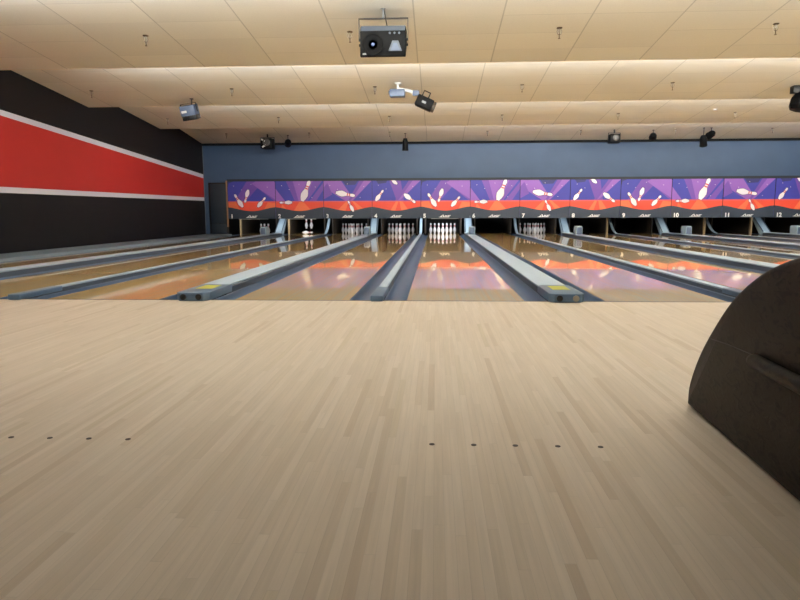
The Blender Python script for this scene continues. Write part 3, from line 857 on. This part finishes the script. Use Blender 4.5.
# large moving lamp at the right edge
t = ceil_item('moving_head_light', 7.30, 8.5, 'large black faceted lamp on the ceiling at the right edge', 'spotlight')
m = MB(); m.lathe([(0.22, 0), (0.26, 0.08), (0.26, 0.22), (0.18, 0.36), (0, 0.36)], 8, Matrix.Translation((.05, -.02, -.50)) @ Matrix.Rotation(0.2, 4, 'Y')); h = m.build('lamp_body', MAT['speaker_black'], t, angle=10)
m = MB(); m.lathe([(0.09, 0), (0.10, .03), (0.07, .035), (0, .02)], 16, Matrix.Translation((.06, -.25, -.36)) @ Matrix.Rotation(PI/2, 4, 'X')); m.build('lens', MAT['chrome'], h)
m = MB(); m.box((-.16, -.08, -.15), (.24, .08, 0.003), 0.01); m.build('ceiling_mount', MAT['black'], t)

# sprinklers
sp_src = None
ROWS = [(4.01, [-4.61, -1.54, 1.50, 4.53], 'nearest'), (8.13, [-7.69, -4.62, -1.56, 1.51, 4.57], 'second nearest'),
        (12.25, [-7.75, -4.62, -1.55, 1.52, 4.61, 7.67], 'third'), (15.62, [-7.19, -4.43, -1.78, 1.39, 4.36, 7.33, 10.33], 'farthest')]
for y, xs, bn in ROWS:
    for i, x in enumerate(xs):
        if sp_src is None:
            t = empty('sprinkler_head')
            m = MB(); m.lathe([(0.042, 0.003), (0.042, -0.006), (0.028, -0.014), (0.016, -.016), (0, -.016)], 16); m.build('escutcheon', MAT['brass'], t)
            m = MB(); m.lathe([(0.013, -.016), (0.015, -.06), (0.011, -.068), (0, -.078)], 12)
            for s in (-1, 1):
                m.tube([(s * .022, 0, -.02), (s * .034, 0, -.05), (s * .024, 0, -.085), (0, 0, -.10)], 0.005, 6)
            m.build('frame', MAT['chrome'], t)
            m = MB(); m.tube([(0, 0, -.076), (0, 0, -.145)], 0.007, 8); m.lathe([(0.018, -.145), (0.018, -.150), (0, -.151)], 12); m.build('deflector', MAT['brass'], t)
            sp_src = t
        else:
            t = copy_tree(sp_src)
        t.location = (x, y, ceil_z(y))
        tag(t, 'brass sprinkler head on the %s ceiling bay, %s from the left' % (bn, ORD[i + 1]), 'sprinkler', 'ceiling sprinklers')
m = MB(); m.lathe([(0.05, 0.003), (0.05, -.02), (0.035, -.03), (0, -.03)], 18)
o = m.build('smoke_detector', MAT['white_metal']); o.location = (7.0, 11.9, ceil_z(11.9)); tag(o, 'tiny white disc detector on the third ceiling bay at right', 'smoke detector')

# ------------------------------------------------------------------ light
def area(name, loc, rot, sx, sy, power, col):
    l = bpy.data.lights.new(name, 'AREA'); l.shape = 'RECTANGLE'; l.size = sx; l.size_y = sy; l.energy = power; l.color = col
    o = bpy.data.objects.new(name, l); o.location = loc; o.rotation_euler = rot
    COL.objects.link(o)
    return o
XC = (XL + XR) / 2
WARM = (0.88, 0.94, 1.0)
COOL = (0.90, 0.95, 1.0)
for y, p in ((-6.5, 10), (-2.51, 600), (1.49, 800), (5.49, 900), (9.48, 900), (13.49, 450)):
    x0 = XL + (6.3 if y > 13 else 2.0)
    area('cove_lamp', ((x0 + XR) / 2, y + 0.07, ZL + 0.07), (math.radians(158), 0, 0), XR - x0 - .2, 0.08, p, WARM)
for n, p in ((3, 9), (4, 10), (5, 45), (7, 9), (1, 8), (2, 14)):
    area('pin_lamp', (lane_x(n), Y_MASK + .35, 0.95), (math.radians(52), 0, 0), 0.9, 0.08, p, COOL)

for a in range(1, 12, 2):  # fill lights added over the wide gaps to brighten the chutes
    area('chute_fill', ((lane_x(a) + lane_x(a + 1)) / 2, Y_MASK + .14, 0.80), (math.radians(50), 0, 0), 0.3, 0.06, 2.5, COOL)
w = bpy.data.worlds.new('World'); SC.world = w; w.use_nodes = True
w.node_tree.nodes['Background'].inputs[0].default_value = (0.5, 0.5, 0.55, 1)
w.node_tree.nodes['Background'].inputs[1].default_value = 0.05

# ------------------------------------------------------------------ camera
cd = bpy.data.cameras.new('Camera'); cam = bpy.data.objects.new('Camera', cd); COL.objects.link(cam)
cd.sensor_width = 36; cd.lens = 642.67 * 36 / 800
cd.clip_start = 0.05; cd.clip_end = 100
cam.matrix_world = Matrix.Translation((-0.2711, -5.8149, 0.8008)) @ Matrix.Rotation(0.0554, 4, 'Z') @ Matrix.Rotation(PI/2 - 0.1359, 4, 'X') @ Matrix.Rotation(-0.0033, 4, 'Z')
SC.camera = cam
SC.view_settings.view_transform = 'Standard'
SC.view_settings.look = 'None'
SC.view_settings.exposure = 0.0
SC.view_settings.gamma = 1.0
SC.view_settings.use_curve_mapping = False
